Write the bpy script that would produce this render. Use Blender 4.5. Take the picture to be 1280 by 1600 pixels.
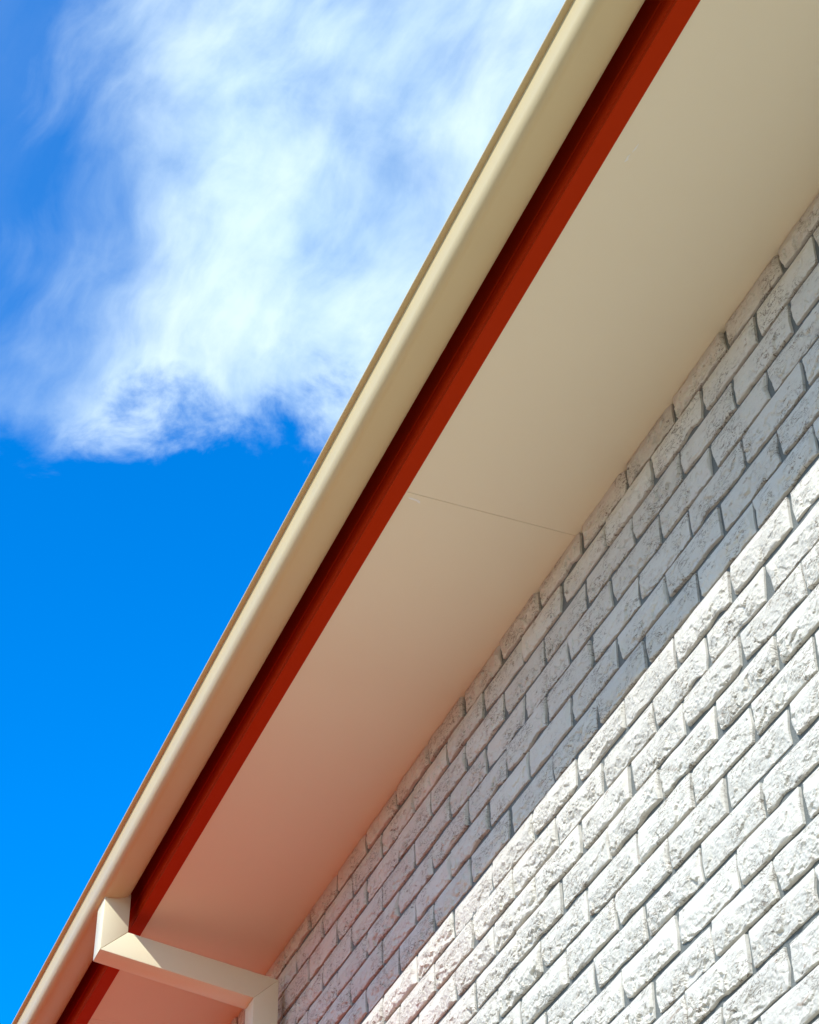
import bpy, bmesh, math
import numpy as np
from mathutils import Matrix, Vector

# ------------------------------------------------------------------ scene, camera, sky, sun
for o in list(bpy.data.objects):
    bpy.data.objects.remove(o)
scn = bpy.context.scene
COL = scn.collection
ZG = 4.87                                   # height of the wall datum (top bed joint) above the ground

# camera solved from the brick grid (240 x 86 mm coursing)
CAM = (2.34073433, -1.83764423, -3.26556725 + ZG)
R = ((0.37541191, 0.92674420, -0.01452887),
     (-0.61796160, 0.23858372, -0.74913368),
     (-0.69078894, 0.29021199, 0.66225949))
cd = bpy.data.cameras.new('camera'); cam = bpy.data.objects.new('camera', cd); COL.objects.link(cam)
M = Matrix.Identity(4)
for i in range(3):
    M[i][0] = R[0][i]; M[i][1] = -R[1][i]; M[i][2] = -R[2][i]; M[i][3] = CAM[i]
cam.matrix_world = M
cd.sensor_fit = 'HORIZONTAL'; cd.sensor_width = 36.0; cd.lens = 36.0 * 3191.27 / 1280.0
cd.clip_start = 0.05; cd.clip_end = 3000
scn.camera = cam

SUN = Vector((0.72, -1.0, 1.018)).normalized()          # towards the sun
elev = math.asin(SUN.z); rot = math.atan2(SUN.x, SUN.y)
sd = bpy.data.lights.new('sun', 'SUN'); sd.energy = 3.45; sd.angle = math.radians(0.5); sd.color = (1.0, 0.965, 0.895)
sun = bpy.data.objects.new('sun', sd); COL.objects.link(sun)
sun.rotation_euler = SUN.to_track_quat('Z', 'Y').to_euler(); sun.location = (6, -8, 12)

scn.view_settings.view_transform = 'Standard'; scn.view_settings.look = 'None'
scn.view_settings.exposure = 0.45; scn.view_settings.gamma = 1.0; scn.view_settings.use_curve_mapping = False

class NT:
    """tiny node-tree helper"""
    def __init__(s, tree): s.t = tree; s.n = tree.nodes; s.l = tree.links
    def new(s, typ, **kw):
        n = s.n.new(typ)
        for k, v in kw.items(): setattr(n, k, v)
        return n
    def put(s, sock, v):
        if isinstance(v, bpy.types.NodeSocket): s.l.new(v, sock)
        elif v is not None: sock.default_value = v
    def math(s, op, a, b=None, c=None, clamp=False):
        n = s.new('ShaderNodeMath', operation=op, use_clamp=clamp)
        for i, v in enumerate((a, b, c)):
            if v is not None: s.put(n.inputs[i], v)
        return n.outputs[0]
    def vmath(s, op, a, b=None, out=0):
        n = s.new('ShaderNodeVectorMath', operation=op)
        s.put(n.inputs[0], a)
        if b is not None: s.put(n.inputs[1], b)
        return n.outputs[out]
    def step(s, v, lo, hi, a=0.0, b=1.0):
        n = s.new('ShaderNodeMapRange', interpolation_type='SMOOTHSTEP')
        for i, x in enumerate((v, lo, hi, a, b)): s.put(n.inputs[i], x)
        return n.outputs[0]
    def noise(s, vec, scale, detail=4.0, rough=0.55, dist=0.0, out=0):
        n = s.new('ShaderNodeTexNoise')
        s.put(n.inputs['Vector'], vec); n.inputs['Scale'].default_value = scale; n.inputs['Detail'].default_value = detail
        n.inputs['Roughness'].default_value = rough; n.inputs['Distortion'].default_value = dist
        return n.outputs[out]
    def mix(s, f, a, b, mode='MIX'):
        n = s.new('ShaderNodeMix', data_type='RGBA', blend_type=mode)
        s.put(n.inputs[0], f); s.put(n.inputs[6], a); s.put(n.inputs[7], b)
        return n.outputs[2]
    def mapping(s, vec, loc=(0, 0, 0), rot=(0, 0, 0), scale=(1, 1, 1)):
        n = s.new('ShaderNodeMapping')
        s.put(n.inputs[0], vec); n.inputs[1].default_value = loc; n.inputs[2].default_value = rot; n.inputs[3].default_value = scale
        return n.outputs[0]

world = bpy.data.worlds.new('World'); scn.world = world; world.use_nodes = True
W = NT(world.node_tree); W.n.clear()
skyt = W.new('ShaderNodeTexSky', sky_type='NISHITA')
skyt.sun_disc = False; skyt.sun_elevation = elev; skyt.sun_rotation = rot
skyt.altitude = 600; skyt.air_density = 1.0; skyt.dust_density = 0.0; skyt.ozone_density = 2.5
hs = W.new('ShaderNodeHueSaturation'); hs.inputs['Hue'].default_value = 0.507; hs.inputs['Saturation'].default_value = 1.75; hs.inputs['Value'].default_value = 2.65
W.l.new(skyt.outputs[0], hs.inputs['Color'])
tc = W.new('ShaderNodeTexCoord'); d = tc.outputs['Generated']
sep = W.new('ShaderNodeSeparateXYZ'); W.l.new(d, sep.inputs[0])
zc = W.math('MAXIMUM', sep.outputs[2], 0.06)
px = W.math('DIVIDE', sep.outputs[0], zc); py = W.math('DIVIDE', sep.outputs[1], zc)     # cloud layer as a flat sheet
qa = W.math('ADD', W.math('MULTIPLY', px, -0.9219), W.math('MULTIPLY', py, 0.3873))
qb = W.math('ADD', W.math('MULTIPLY', px, 0.3755), W.math('MULTIPLY', py, 0.9268))
cmb = W.new('ShaderNodeCombineXYZ'); W.l.new(qa, cmb.inputs[0]); W.l.new(qb, cmb.inputs[1])
q = cmb.outputs[0]
warp = W.vmath('SCALE', W.vmath('SUBTRACT', W.noise(q, 3.5, 3, 0.5, out=1), (0.5, 0.5, 0.5)))
warp.node.inputs['Scale'].default_value = 0.16
qw = W.vmath('ADD', q, warp)
sq = W.new('ShaderNodeCombineXYZ')
W.l.new(W.math('MULTIPLY', W.vmath('DOT_PRODUCT', qw, (-0.925, 0.38, 0), 1), 0.42), sq.inputs[0]); W.l.new(W.vmath('DOT_PRODUCT', qw, (0.38, 0.925, 0), 1), sq.inputs[1])
streak = W.vmath('ADD', sq.outputs[0], (3.1, 1.7, 0.0))
n_big = W.noise(q, 4.0, 3, 0.5)
n_fine = W.noise(streak, 9.5, 10, 0.57)
n_puff = W.noise(qw, 16.0, 8, 0.6)
edge = W.math('ADD', qa, W.math('MULTIPLY', W.math('SUBTRACT', n_puff, 0.5), 0.22))
m_front = W.step(edge, 1.068, 0.972)                                   # ragged front of the cloud bank
left = W.math('ADD', W.math('SUBTRACT', qb, W.math('MULTIPLY', qa, -0.42)), W.math('MULTIPLY', W.math('SUBTRACT', W.math('ADD', W.math('MULTIPLY', n_big, 0.35), W.math('MULTIPLY', n_fine, 0.65)), 0.5), 0.30))
m_left = W.math('MAXIMUM', W.step(left, 0.06, 0.28), W.step(left, -0.25, -0.60), clamp=True)      # a lane of open sky, unseen cloud added beyond it for neutral fill
body = W.step(W.math('ADD', W.math('ADD', W.math('MULTIPLY', n_fine, 0.62), W.math('MULTIPLY', n_big, 0.33)), W.math('MULTIPLY', n_puff, 0.18)), 0.39, 0.72, 0.34, 1.0)
cover = W.math('MULTIPLY', W.math('MULTIPLY', m_front, body), W.math('MAXIMUM', m_left, 0.10), clamp=True)
cloud = W.mix(n_fine, (3.9, 6.5, 8.6, 1), (7.4, 8.4, 9.0, 1))
skycol = W.mix(cover, hs.outputs[0], cloud)
bg = W.new('ShaderNodeBackground'); bg.inputs['Strength'].default_value = 0.1
W.l.new(skycol, bg.inputs['Color'])
wo = W.new('ShaderNodeOutputWorld'); W.l.new(bg.outputs[0], wo.inputs['Surface'])

# ------------------------------------------------------------------ materials
def material(name):
    m = bpy.data.materials.new(name); m.use_nodes = True
    t = NT(m.node_tree); b = t.n['Principled BSDF']
    return m, t, b

def bump(t, b, height, strength, dist):
    n = t.new('ShaderNodeBump'); n.inputs['Strength'].default_value = strength; n.inputs['Distance'].default_value = dist
    t.l.new(height, n.inputs['Height']); t.l.new(n.outputs[0], b.inputs['Normal'])

def brick_material():
    m, t, b = material('white_rock_face_brick')
    tc = t.new('ShaderNodeTexCoord'); oi = t.new('ShaderNodeObjectInfo')
    geo = t.new('ShaderNodeNewGeometry')
    p = geo.outputs['Position']
    base = t.mix(t.noise(p, 6.0, 5, 0.6), (0.68, 0.665, 0.605, 1), (0.80, 0.785, 0.725, 1))
    tint = t.mix(oi.outputs['Random'], (0.90, 0.89, 0.875, 1), (1.0, 0.99, 0.97, 1))
    base = t.mix(1.0, base, tint, 'MULTIPLY')
    sp = t.mapping(p, rot=(0, math.radians(35), 0), scale=(1.0, 1.0, 2.6))
    st = t.step(t.noise(sp, 22.0, 6, 0.65, 0.6), 0.595, 0.70)
    patch = t.step(t.noise(p, 2.3, 3, 0.5), 0.43, 0.58)
    base = t.mix(t.math('MULTIPLY', t.math('MULTIPLY', st, patch), 0.7), base, (0.30, 0.19, 0.12, 1))
    gr = t.step(t.noise(p, 55.0, 5, 0.6, 0.4), 0.60, 0.74)
    base = t.mix(t.math('MULTIPLY', gr, 0.45), base, (0.40, 0.385, 0.36, 1))
    rid = t.math('ABSOLUTE', t.math('SUBTRACT', t.noise(sp, 24.0, 4, 0.6, 1.2), 0.5))            # hair cracks and dirt lines
    line = t.math('MULTIPLY', t.step(rid, 0.022, 0.006), t.step(t.noise(p, 9.0, 4, 0.6), 0.44, 0.56))
    base = t.mix(t.math('MULTIPLY', line, 0.8), base, t.mix(t.noise(p, 5.0, 2, 0.5), (0.10, 0.085, 0.07, 1), (0.27, 0.19, 0.12, 1)))
    t.l.new(base, b.inputs['Base Color']); b.inputs['Roughness'].default_value = 0.88
    b.inputs['Specular IOR Level'].default_value = 0.25
    h = t.math('ADD', t.noise(p, 130.0, 6, 0.65, 0.5), t.math('MULTIPLY', t.noise(sp, 60.0, 4, 0.6, 1.0), 1.2))
    h = t.math('SUBTRACT', h, t.math('MULTIPLY', line, 0.9))
    bump(t, b, h, 0.55, 0.0028)
    return m

def mortar_material():
    m, t, b = material('grey_mortar')
    p = t.new('ShaderNodeNewGeometry').outputs['Position']
    c = t.mix(t.noise(p, 14.0, 6, 0.6), (0.12, 0.14, 0.14, 1), (0.22, 0.23, 0.215, 1))
    t.l.new(c, b.inputs['Base Color']); b.inputs['Roughness'].default_value = 0.95
    bump(t, b, t.noise(p, 160.0, 5, 0.65), 0.8, 0.004)
    return m

def paint_material(name, c0, c1, rough, grain=300.0, gstr=0.08, spec=0.5, coat=0.0, wave=0.0):
    m, t, b = material(name)
    p = t.new('ShaderNodeNewGeometry').outputs['Position']
    n = t.noise(p, 1.7, 6, 0.6)
    t.l.new(t.mix(n, c0, c1), b.inputs['Base Color'])
    t.put(b.inputs['Roughness'], t.step(t.noise(p, 9.0, 5, 0.6), 0.3, 0.7, rough - 0.05, rough + 0.08))
    b.inputs['Specular IOR Level'].default_value = spec
    if coat: b.inputs['Coat Weight'].default_value = coat; b.inputs['Coat Roughness'].default_value = 0.25
    bump(t, b, t.math('ADD', t.noise(p, grain, 3, 0.6), t.math('MULTIPLY', t.noise(p, 2.2, 2, 0.5), wave)), gstr, 0.001)
    return m

MB = brick_material(); MM = mortar_material()
M_SOF = paint_material('soffit_paint', (0.83, 0.75, 0.55, 1), (0.87, 0.785, 0.58, 1), 0.7, 420.0, 0.14, 0.1, 0.0, 12.0)
M_GUT = paint_material('cream_gutter_steel', (0.61, 0.495, 0.265, 1), (0.65, 0.53, 0.29, 1), 0.36, 60.0, 0.03, 0.3)
M_PIPE = paint_material('cream_downpipe_steel', (0.80, 0.75, 0.53, 1), (0.84, 0.79, 0.57, 1), 0.36, 60.0, 0.03, 0.3)
M_FAS = paint_material('red_fascia_steel', (0.41, 0.026, 0.002, 1), (0.45, 0.031, 0.003, 1), 0.5, 60.0, 0.03, 0.03)
M_SCUFF = paint_material('white_scuff', (0.86, 0.84, 0.76, 1), (0.88, 0.86, 0.80, 1), 0.6)
M_ROOF = paint_material('red_roof_steel', (0.36, 0.032, 0.005, 1), (0.40, 0.038, 0.006, 1), 0.6, 60.0, 0.03, 0.04)

def ground_material():
    m, t, b = material('terracotta_paving')
    p = t.new('ShaderNodeNewGeometry').outputs['Position']
    br = t.new('ShaderNodeTexBrick'); t.l.new(p, br.inputs['Vector'])
    br.inputs['Color1'].default_value = (0.13, 0.05, 0.014, 1); br.inputs['Color2'].default_value = (0.11, 0.042, 0.012, 1)
    br.inputs['Mortar'].default_value = (0.16, 0.10, 0.06, 1); br.inputs['Scale'].default_value = 1.0
    br.inputs['Mortar Size'].default_value = 0.006; br.inputs['Brick Width'].default_value = 0.24; br.inputs['Row Height'].default_value = 0.12
    c = t.mix(t.math('MULTIPLY', t.noise(p, 1.1, 5, 0.6), 0.4), br.outputs['Color'], (0.15, 0.075, 0.03, 1))
    t.l.new(c, b.inputs['Base Color']); b.inputs['Roughness'].default_value = 0.9
    return m
def concrete_material():
    m, t, b = material('pale_concrete')
    p = t.new('ShaderNodeNewGeometry').outputs['Position']
    t.l.new(t.mix(t.noise(p, 0.8, 6, 0.6), (0.50, 0.455, 0.335, 1), (0.56, 0.51, 0.38, 1)), b.inputs['Base Color'])
    b.inputs['Roughness'].default_value = 0.9
    bump(t, b, t.noise(p, 90.0, 5, 0.6), 0.5, 0.004)
    return m

# ------------------------------------------------------------------ mesh helpers
def link(name, me, mat, parent=None, loc=(0, 0, 0)):
    o = bpy.data.objects.new(name, me); COL.objects.link(o)
    if mat and not me.materials: me.materials.append(mat)
    if parent is not None: o.parent = parent
    o.location = loc
    return o

def empty(name, label, cat, loc):
    o = bpy.data.objects.new(name, None); COL.objects.link(o); o.location = loc; o.empty_display_size = 0.2
    o['label'] = label; o['category'] = cat
    return o

def from_arrays(name, V, quads, smooth=False):
    me = bpy.data.meshes.new(name)
    V = np.asarray(V, dtype=np.float32); Q = np.asarray(quads, dtype=np.int32)
    me.vertices.add(len(V)); me.vertices.foreach_set('co', V.ravel())
    me.loops.add(Q.size); me.loops.foreach_set('vertex_index', Q.ravel())
    me.polygons.add(len(Q)); me.polygons.foreach_set('loop_start', np.arange(0, Q.size, 4, dtype=np.int32))
    me.polygons.foreach_set('use_smooth', np.full(len(Q), smooth))
    me.update(calc_edges=True); me.validate()
    return me

def box_mesh(name, x0, x1, y0, y1, z0, z1, bevel=0.0):
    bm = bmesh.new()
    bmesh.ops.create_cube(bm, size=1.0)
    for v in bm.verts:
        v.co = ((x0 + x1) / 2 + v.co.x * (x1 - x0), (y0 + y1) / 2 + v.co.y * (y1 - y0), (z0 + z1) / 2 + v.co.z * (z1 - z0))
    if bevel: bmesh.ops.bevel(bm, geom=bm.edges[:], offset=bevel, segments=2, affect='EDGES', profile=0.5)
    me = bpy.data.meshes.new(name); bm.to_mesh(me); bm.free()
    return me

def extrude_profile(name, prof, x0, x1, closed=True, nx=1, smooth_deg=None, bevel=0.0):
    """prof: (y, z) points; swept along x"""
    bm = bmesh.new(); rows = []
    for i in range(nx + 1):
        x = x0 + (x1 - x0) * i / nx
        rows.append([bm.verts.new((x, y, z)) for y, z in prof])
    n = len(prof)
    for i in range(nx):
        for j in range(n if closed else n - 1):
            k = (j + 1) % n
            bm.faces.new((rows[i][j], rows[i][k], rows[i + 1][k], rows[i + 1][j]))
    if closed:
        bm.faces.new(rows[0]); bm.faces.new(rows[-1])
    bmesh.ops.recalc_face_normals(bm, faces=bm.faces[:])
    if bevel: bmesh.ops.bevel(bm, geom=bm.edges[:], offset=bevel, segments=2, affect='EDGES', profile=0.5)
    if smooth_deg:
        for f in bm.faces: f.smooth = True
        for e in bm.edges:
            if len(e.link_faces) == 2 and e.calc_face_angle(0) > math.radians(smooth_deg): e.smooth = False
    me = bpy.data.meshes.new(name); bm.to_mesh(me); bm.free()
    return me

# ------------------------------------------------------------------ ground
X0, X1 = -11.0, 7.0                       # house ends
g = link('ground', box_mesh('ground', -600, 600, -600, 600, -0.3, 0.0), ground_material()); g['kind'] = 'structure'
cp = link('bounce_concrete_path', box_mesh('bounce_concrete_path', -1.6, 12, -2.6, -0.03, -0.002, 0.012), concrete_material()); cp['kind'] = 'structure'  # unseen path, added as a pale reflector for light on the soffit

# ------------------------------------------------------------------ house
house = empty('brick_house', 'white rock faced brick house with red fascia and cream soffit under its eave', 'house', ((X0 + X1) / 2, 3.5, 0))
HX, HY = house.location.x, house.location.y
def hpart(name, me, mat, parent=None): return link(name, me, mat, house if parent is None else parent, (-HX, -HY, 0) if parent is None else (0, 0, 0))

wall = hpart('wall', box_mesh('wall', X0, X1, 0.0050, 7.0, 0.0, ZG + 0.06), MM)

# --- rock-faced bricks
BL, BH, PX, PZ = 0.2285, 0.0752, 0.240, 0.086
def vnoise(rng, U, V, fx, fy):
    gx, gy = int(math.ceil(fx)) + 2, int(math.ceil(fy)) + 2
    G = rng.uniform(-1, 1, (gx + 1, gy + 1))
    x, y = U * fx, V * fy
    i, j = np.floor(x).astype(int), np.floor(y).astype(int)
    fx_, fy_ = x - i, y - j
    fx_ = fx_ * fx_ * (3 - 2 * fx_); fy_ = fy_ * fy_ * (3 - 2 * fy_)
    return (G[i, j] * (1 - fx_) * (1 - fy_) + G[i + 1, j] * fx_ * (1 - fy_) + G[i, j + 1] * (1 - fx_) * fy_ + G[i + 1, j + 1] * fx_ * fy_)

def brick_arrays(seed, nu, nv):
    rng = np.random.default_rng(seed)
    u = np.linspace(0, 1, nu + 1); v = np.linspace(0, 1, nv + 1)
    U, V = np.meshgrid(u, v, indexing='ij')
    X = (U - 0.5) * BL; Z = (V - 0.5) * BH
    # uneven edges: chipped lower arris, slightly wandering ends
    e1 = rng.random(); chip = np.maximum(0, vnoise(rng, U, U * 0, 4.0, 1) - (0.15 if e1 < 0.35 else 0.55)) * 0.012
    Z = Z + chip * (1 - V) ** 2 + 0.0012 * vnoise(rng, U, V, 5, 2)
    X = X + (0.004 * vnoise(rng, V, V * 0, 2.2, 1)) * (1 - U) ** 8 + (0.004 * vnoise(rng, V, V * 0, 2.2, 1)) * U ** 8
    X = X + rng.uniform(0, 0.014) * rng.random() * (1 - V) ** 1.5 * (1 - U) ** 9 - rng.uniform(0, 0.014) * rng.random() * (1 - V) ** 1.5 * U ** 9
    wob = 0.0045 * vnoise(rng, U, V, 7, 3) + 0.0025 * vnoise(rng, U, V, 16, 6)
    dl, dr = U * BL, (1 - U) * BL; dt, db = (1 - V) * BH, V * BH
    H0 = rng.uniform(0.0045, 0.0085)
    H = H0 * (1 + 0.30 * vnoise(rng, U, V, 4, 2)) - np.maximum(0, 0.55 - V) * rng.uniform(0.006, 0.012)
    ct = rng.uniform(0.010, 0.040); cr = rng.uniform(0.006, 0.030) if rng.random() < .7 else 0.003; cl = rng.uniform(0.003, 0.014)
    ht = H0 * (np.maximum(dt + wob * np.minimum(1, dt / 0.012), 0) / ct) ** 1.05
    hr = H0 * (np.maximum(dr + 1.5 * wob * np.minimum(1, dr / 0.012) + (V - .5) * 0.012 * np.minimum(1, dr / 0.02), 0) / cr) ** 1.35
    hl = H0 * (np.maximum(dl + 1.5 * wob * np.minimum(1, dl / 0.01), 0) / cl) ** 0.9
    hb = 0.22 * H0 + np.maximum(db + 0.5 * wob, 0) * rng.uniform(0.9, 2.2)
    # broken facets
    K = int(rng.integers(34, 80))
    sx = rng.uniform(-0.02, BL + 0.02, K); sz = rng.uniform(-0.01, BH, K)
    off = rng.normal(0, 0.0011, K); gx = rng.normal(0, 0.10, K); gz = rng.normal(-0.04, 0.13, K)
    A = U * BL + 0.006 * vnoise(rng, U, V, 18, 7); Bz = V * BH + 0.006 * vnoise(rng, U, V, 18, 7)
    D = ((A[..., None] - sx) / 1.5) ** 2 + (Bz[..., None] - sz) ** 2 + 0.00002
    k = np.argmin(D, -1)
    fac = off[k] + gx[k] * (A - sx[k]) + gz[k] * (Bz - sz[k])
    low = np.clip((0.66 + 0.22 * vnoise(rng, U, V, 5, 1.5) - V) / 0.16, 0, 1); low = low * low * (3 - 2 * low)
    rough = rng.uniform(0.35, 1.15)
    fac = np.clip(fac * 1.15 * rough, -0.0055, 0.003) * (0.15 + 0.85 * low)
    fine = 0.0008 * vnoise(rng, U, V, 34, 13) + 0.0006 * vnoise(rng, U, V, 60, 22)
    fine = fine * (0.30 + 0.7 * low) * (0.5 + 0.5 * rough)
    crown = H + fac + fine * 1.3
    sm = np.minimum(np.minimum(ht, hr), np.minimum(hl, hb)) + fine * 0.45 * np.minimum(1, np.minimum(dt, np.minimum(dr, dl)) / 0.006)
    h = np.minimum(crown, sm)
    h = np.maximum(h, -0.002)
    N = (nu + 1) * (nv + 1)
    P = np.stack([X, -h, Z], -1).reshape(-1, 3)
    idx = np.arange(N).reshape(nu + 1, nv + 1)
    Q = np.stack([idx[:-1, :-1], idx[1:, :-1], idx[1:, 1:], idx[:-1, 1:]], -1).reshape(-1, 4)
    ring = np.concatenate([idx[:-1, 0], idx[-1, :-1], idx[:0:-1, -1], idx[0, :0:-1]])
    back = P[ring].copy(); back[:, 1] = 0.022
    bi = N + np.arange(len(ring))
    Q2 = np.stack([ring, bi, np.roll(bi, -1), np.roll(ring, -1)], -1)
    return np.concatenate([P, back]), np.concatenate([Q, Q2])

NVAR = 56
HI = []
for s in range(NVAR):
    Vv, Qq = brick_arrays(100 + s, 78, 28)
    me = from_arrays('brick', Vv, Qq); me.materials.append(MB); HI.append(me)
LO = [brick_arrays(500 + s, 12, 6) for s in range(24)]

def project(p):
    q = [p[i] - CAM[i] for i in range(3)]
    c = [sum(R[r][i] * q[i] for i in range(3)) for r in range(3)]
    if c[2] <= 0.1: return None
    return 640 + 3191.27 * c[0] / c[2], 800 + 3191.27 * c[1] / c[2]

rng = np.random.default_rng(7)
loV, loQ, nlo, count = [], [], 0, 0
pool = []
for k in range(1, 58):
    zc_ = ZG - (k - 0.5) * PZ
    if zc_ - BH / 2 < 0.0: continue
    o = 0.0 if k % 2 else 0.5
    for n in range(int((X0) / PX) + 1, int(X1 / PX) - 1):
        xc = (n + o + 0.5) * PX
        jx, jz, jy = rng.normal(0, 0.0012), rng.normal(0, 0.0010), rng.normal(0, 0.0015)
        vis = False
        if k < 24 and xc > -4:
            for ax in (-.5, 0, .5):
                for az in (-.5, .5):
                    pr = project((xc + ax * BL, 0.0, zc_ + az * BH))
                    if pr and -40 < pr[0] < 1320 and -40 < pr[1] < 1640: vis = True
            if xc + BL / 2 < -3.25: vis = False
        if vis:
            if not pool: pool = list(rng.permutation(NVAR))
            me = HI[pool.pop()]
            b = link('brick', me, None, wall, (xc + jx, jy, zc_ + jz)); count += 1
        else:
            Vv, Qq = LO[rng.integers(len(LO))]
            loV.append(Vv + np.array([xc + jx, jy, zc_ + jz])); loQ.append(Qq + nlo); nlo += len(Vv)
print('bricks in view', count)
me = from_arrays('brick_courses', np.concatenate(loV), np.concatenate(loQ)); me.materials.append(MB)
bc = link('brick_courses', me, None, wall); bc['kind'] = 'stuff'

# --- soffit: fibre-cement sheets with a fine joint
SZ = ZG - 0.020
joints = [X0, -9.38, -6.58, -3.78, -0.980, 1.82, 4.62, X1]
for a, b in zip(joints[:-1], joints[1:]):
    prof = [(-0.4535, SZ), (0.006, SZ), (0.006, SZ + 0.006), (-0.4535, SZ + 0.006)]
    sp = hpart('soffit_panel', extrude_profile('soffit_panel', prof, a + 0.0007, b - 0.0007), M_SOF)
    if abs(b - 1.82) < 0.01: near = sp
    if abs(b + 0.980) < 0.01: far = sp
hpart('soffit_backing', box_mesh('soffit_backing', X0, X1, -0.45, 0.006, SZ + 0.0065, SZ + 0.03), M_SOF)

def scuff(parent, pts):
    """thin raised dab of filler: pts (x, y, half-width)"""
    bm = bmesh.new(); top, bot = [], []
    dx = Vector((pts[-1][0] - pts[0][0], pts[-1][1] - pts[0][1], 0)).normalized(); nrm = Vector((-dx.y, dx.x, 0))
    z = SZ - 0.0006
    A = [bm.verts.new(Vector((x, y, z)) + nrm * w) for x, y, w in pts]
    B = [bm.verts.new(Vector((x, y, z)) - nrm * w) for x, y, w in pts]
    f = [bm.faces.new((A[i], A[i + 1], B[i + 1], B[i])) for i in range(len(pts) - 1)]
    r = bmesh.ops.extrude_face_region(bm, geom=f)
    for v in r['geom']:
        if isinstance(v, bmesh.types.BMVert): v.co.z += 0.0012
    bmesh.ops.recalc_face_normals(bm, faces=bm.faces[:])
    me = bpy.data.meshes.new('scuff_mark'); bm.to_mesh(me); bm.free()
    link('scuff_mark', me, M_SCUFF, parent)
scuff(far, [(-0.9975, -0.438, 0.0008), (-0.9980, -0.428, 0.0034), (-0.9990, -0.415, 0.0028), (-1.0020, -0.408, 0.0038), (-1.0060, -0.404, 0.0006)])
scuff(near, [(0.098, -0.411, 0.0005), (0.106, -0.409, 0.0026), (0.113, -0.411, 0.0016), (0.120, -0.4085, 0.0004)])
scuff(near, [(0.126, -0.4075, 0.0003), (0.136, -0.4060, 0.0018), (0.150, -0.4050, 0.0003)])

# --- fascia: folded steel with an underside return
F = [(-0.490, 0.135), (-0.490, 0.052), (-0.4880, 0.050), (-0.4880, 0.046), (-0.490, 0.044), (-0.490, 0.024), (-0.4925, 0.021), (-0.4925, -0.004), (-0.4895, -0.0075), (-0.4895, -0.0125), (-0.4925, -0.016), (-0.4925, -0.0245), (-0.4515, -0.0245), (-0.4515, 0.020), (-0.470, 0.020), (-0.470, 0.135)]
hpart('fascia', extrude_profile('fascia', [(y, z + ZG) for y, z in F], X0, X1, smooth_deg=1, bevel=0.0007), M_FAS)

# --- roof sheeting, ribbed, both slopes and the gable infill
def roof_mesh():
    V, Q = [], []
    xs = np.arange(X0 - 0.05, X1 + 0.051, 0.0254)
    prof = [(-0.575, 0.138), (3.5, 0.138 + 4.075 * math.tan(math.radians(21))), (7.575, 0.138)]
    for i, x in enumerate(xs):
        dz = 0.008 * math.cos(i * math.pi / 2 * 1.0)
        for y, z in prof: V.append((x, y, ZG + z + dz))
        if i:
            a = (i - 1) * 3
            Q += [(a, a + 3, a + 4, a + 1), (a + 1, a + 4, a + 5, a + 2)]
    return from_arrays('roof', V, Q)
rf = hpart('roof', roof_mesh(), M_ROOF)
md = rf.modifiers.new('thickness', 'SOLIDIFY'); md.thickness = 0.003; md.offset = 1
for x0, x1 in ((X0, X0 + 0.1), (X1 - 0.1, X1)):
    hpart('gable', extrude_profile('gable', [(0.02, ZG + 0.06), (6.98, ZG + 0.06), (3.5, ZG + 1.60)], x0, x1), MM)

# --- unseen wing added at left: its red roof bounces light up under the eave
WX0, WX1, WY, WZ = -9.6, -1.75, -5.2, ZG - 1.03
hpart('bounce_wing_wall', box_mesh('bounce_wing_wall', WX0 + 0.3, WX1 - 0.3, WY + 0.5, 0.010, 0.0, WZ - 1.10), MB)
def bounce_wing_roof():
    V, Q = [], []; i = 0
    for x in np.arange(WX0, WX1 + 0.001, 0.055):
        dz = 0.029 if i % 4 == 1 else 0.0
        for y in (-0.024, WY): V.append((x, y, WZ + 0.0 + dz + y * math.tan(math.radians(13))))
        if i:
            a = (i - 1) * 2; Q.append((a, a + 1, a + 3, a + 2))
        i += 1
    return from_arrays('bounce_wing_roof', V, Q)
wr = hpart('bounce_wing_roof', bounce_wing_roof(), M_ROOF)
md = wr.modifiers.new('thickness', 'SOLIDIFY'); md.thickness = 0.004; md.offset = -1
hpart('bounce_wing_fascia', box_mesh('bounce_wing_fascia', WX0, WX1, WY + 0.01, WY + 0.04, WZ + WY * math.tan(math.radians(13)) - 0.19, WZ + WY * math.tan(math.radians(13)) - 0.012), M_FAS)

# ------------------------------------------------------------------ gutter (hangs in front of the fascia)
gut = empty('rain_gutter', 'cream steel quarter round rain gutter with folded lip along the eave', 'gutter', ((X0 + X1) / 2, -0.55, ZG))
GX = gut.location.x
def gpart(name, me, mat): return link(name, me, mat, gut, (-GX, 0.55, -ZG))
CY, CM, CF = -0.525, -0.600, -0.627                    # back, start of the front turn, front face
outer = [(CY, 0.128), (CY, 0.040)]
for i in range(0, 21):
    a = math.radians(70 - 70 * i / 20)
    outer.append((CM + 0.0790 * math.sin(a), 0.0140 + 0.0300 * (1 - math.cos(a))))
for i in range(1, 25):
    a = math.radians(90 * i / 24)
    outer.append((CM - 0.027 * math.sin(a), 0.046 - 0.032 * math.cos(a)))
outer += [(CF - 0.0003, 0.075), (CF - 0.0004, 0.1035)]
inner = [(max(y, CF) + (0.0015 if y < CM - 0.015 else -0.0015 if y > CM + 0.05 else 0), z + 0.0015) for y, z in outer[::-1]]
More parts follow.
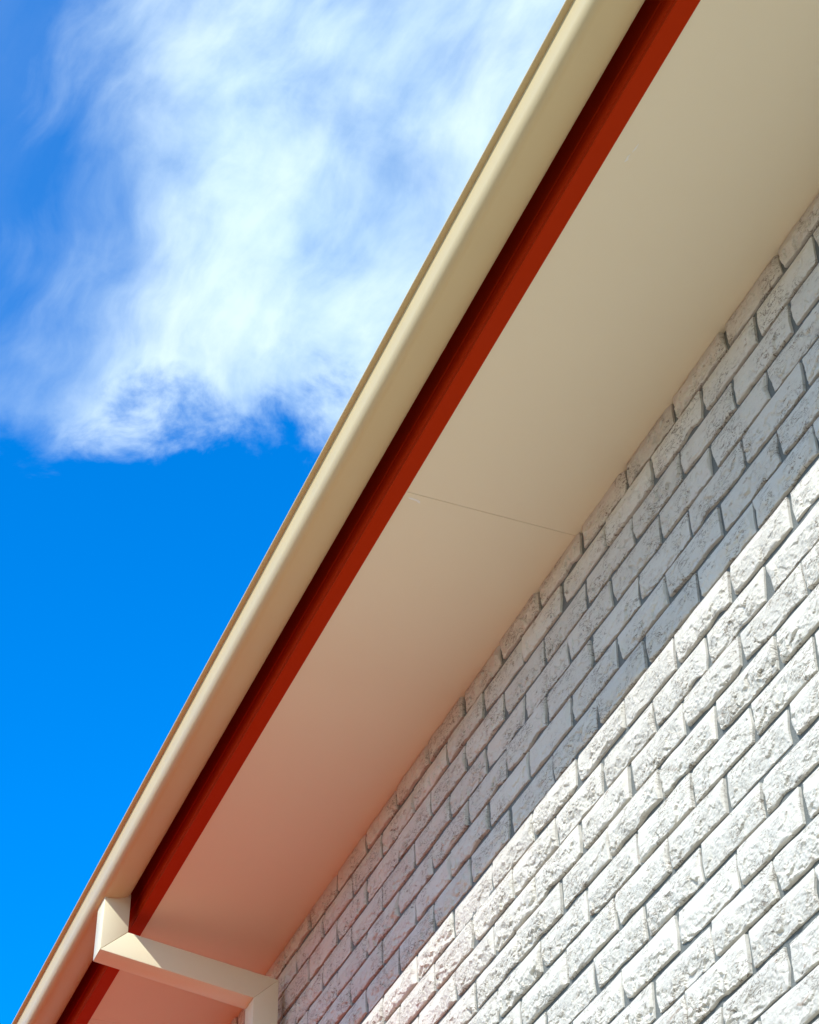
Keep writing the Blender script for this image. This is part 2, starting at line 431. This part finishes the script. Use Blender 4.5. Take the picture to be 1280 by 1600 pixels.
gpart('trough', extrude_profile('trough', [(y, z + ZG) for y, z in outer + inner], X0 - 0.05, X1 + 0.05, nx=24, smooth_deg=40), M_GUT)
lip = [(-0.6255, 0.1030), (-0.6375, 0.1042), (-0.6392, 0.1050), (-0.6402, 0.1066), (-0.6402, 0.1088), (-0.6390, 0.1104), (-0.6370, 0.1110), (-0.6255, 0.1110)]
gpart('lip', extrude_profile('lip', [(y, z + ZG) for y, z in lip], X0 - 0.05, X1 + 0.05, nx=24, smooth_deg=50), M_GUT)
x = X0 + 0.45
while x < X1:
    bm_ = box_mesh('bracket', x, x + 0.025, -0.6240, -0.489, ZG + 0.1205, ZG + 0.1230)
    gpart('bracket', bm_, M_FAS); x += 0.9

# ------------------------------------------------------------------ downpipe: outlet, raking offset and drop, mitred
PXR, PXL = -3.070, -3.150
dp = empty('downpipe', 'cream rectangular downpipe with mitred offset running from gutter back to wall', 'downpipe', (-3.11, -0.072, ZG - 1.00))
def ppart(name, prof, z_add=ZG, w=0.0):
    return link(name, extrude_profile(name, [(y, z + z_add) for y, z in prof], PXL - w, PXR + w, bevel=0.0016, smooth_deg=60), M_PIPE, dp, (3.11, 0.072, 1.00 - ZG))
yo, yi = -0.6030, -0.5210              # outlet: outer and inner face
Ao, Bi = (yo, -0.166), (yi, -0.092)    # mitre at the top elbow
Cu, Dl = (-0.0330, -0.160), (-0.1130, -0.236)   # mitre at the wall elbow
e = 0.0004
ppart('outlet', [(yo, 0.062), (yi, 0.040), (Bi[0], Bi[1] + e), (Ao[0], Ao[1] + e)])
ppart('offset_pipe', [(Bi[0] + e, Bi[1]), (Cu[0], Cu[1]), (Dl[0], Dl[1]), (Ao[0] + e, Ao[1])])
ppart('drop_pipe', [(Cu[0], Cu[1] - e), (Cu[0], WZ - ZG + 0.035), (Dl[0], WZ - ZG + 0.02), (Dl[0], Dl[1] - e)])
for zb in (-0.6,):
    ppart('strap', [(-0.1145, zb), (0.012, zb), (0.012, zb - 0.03), (-0.1145, zb - 0.03)], w=0.0015)
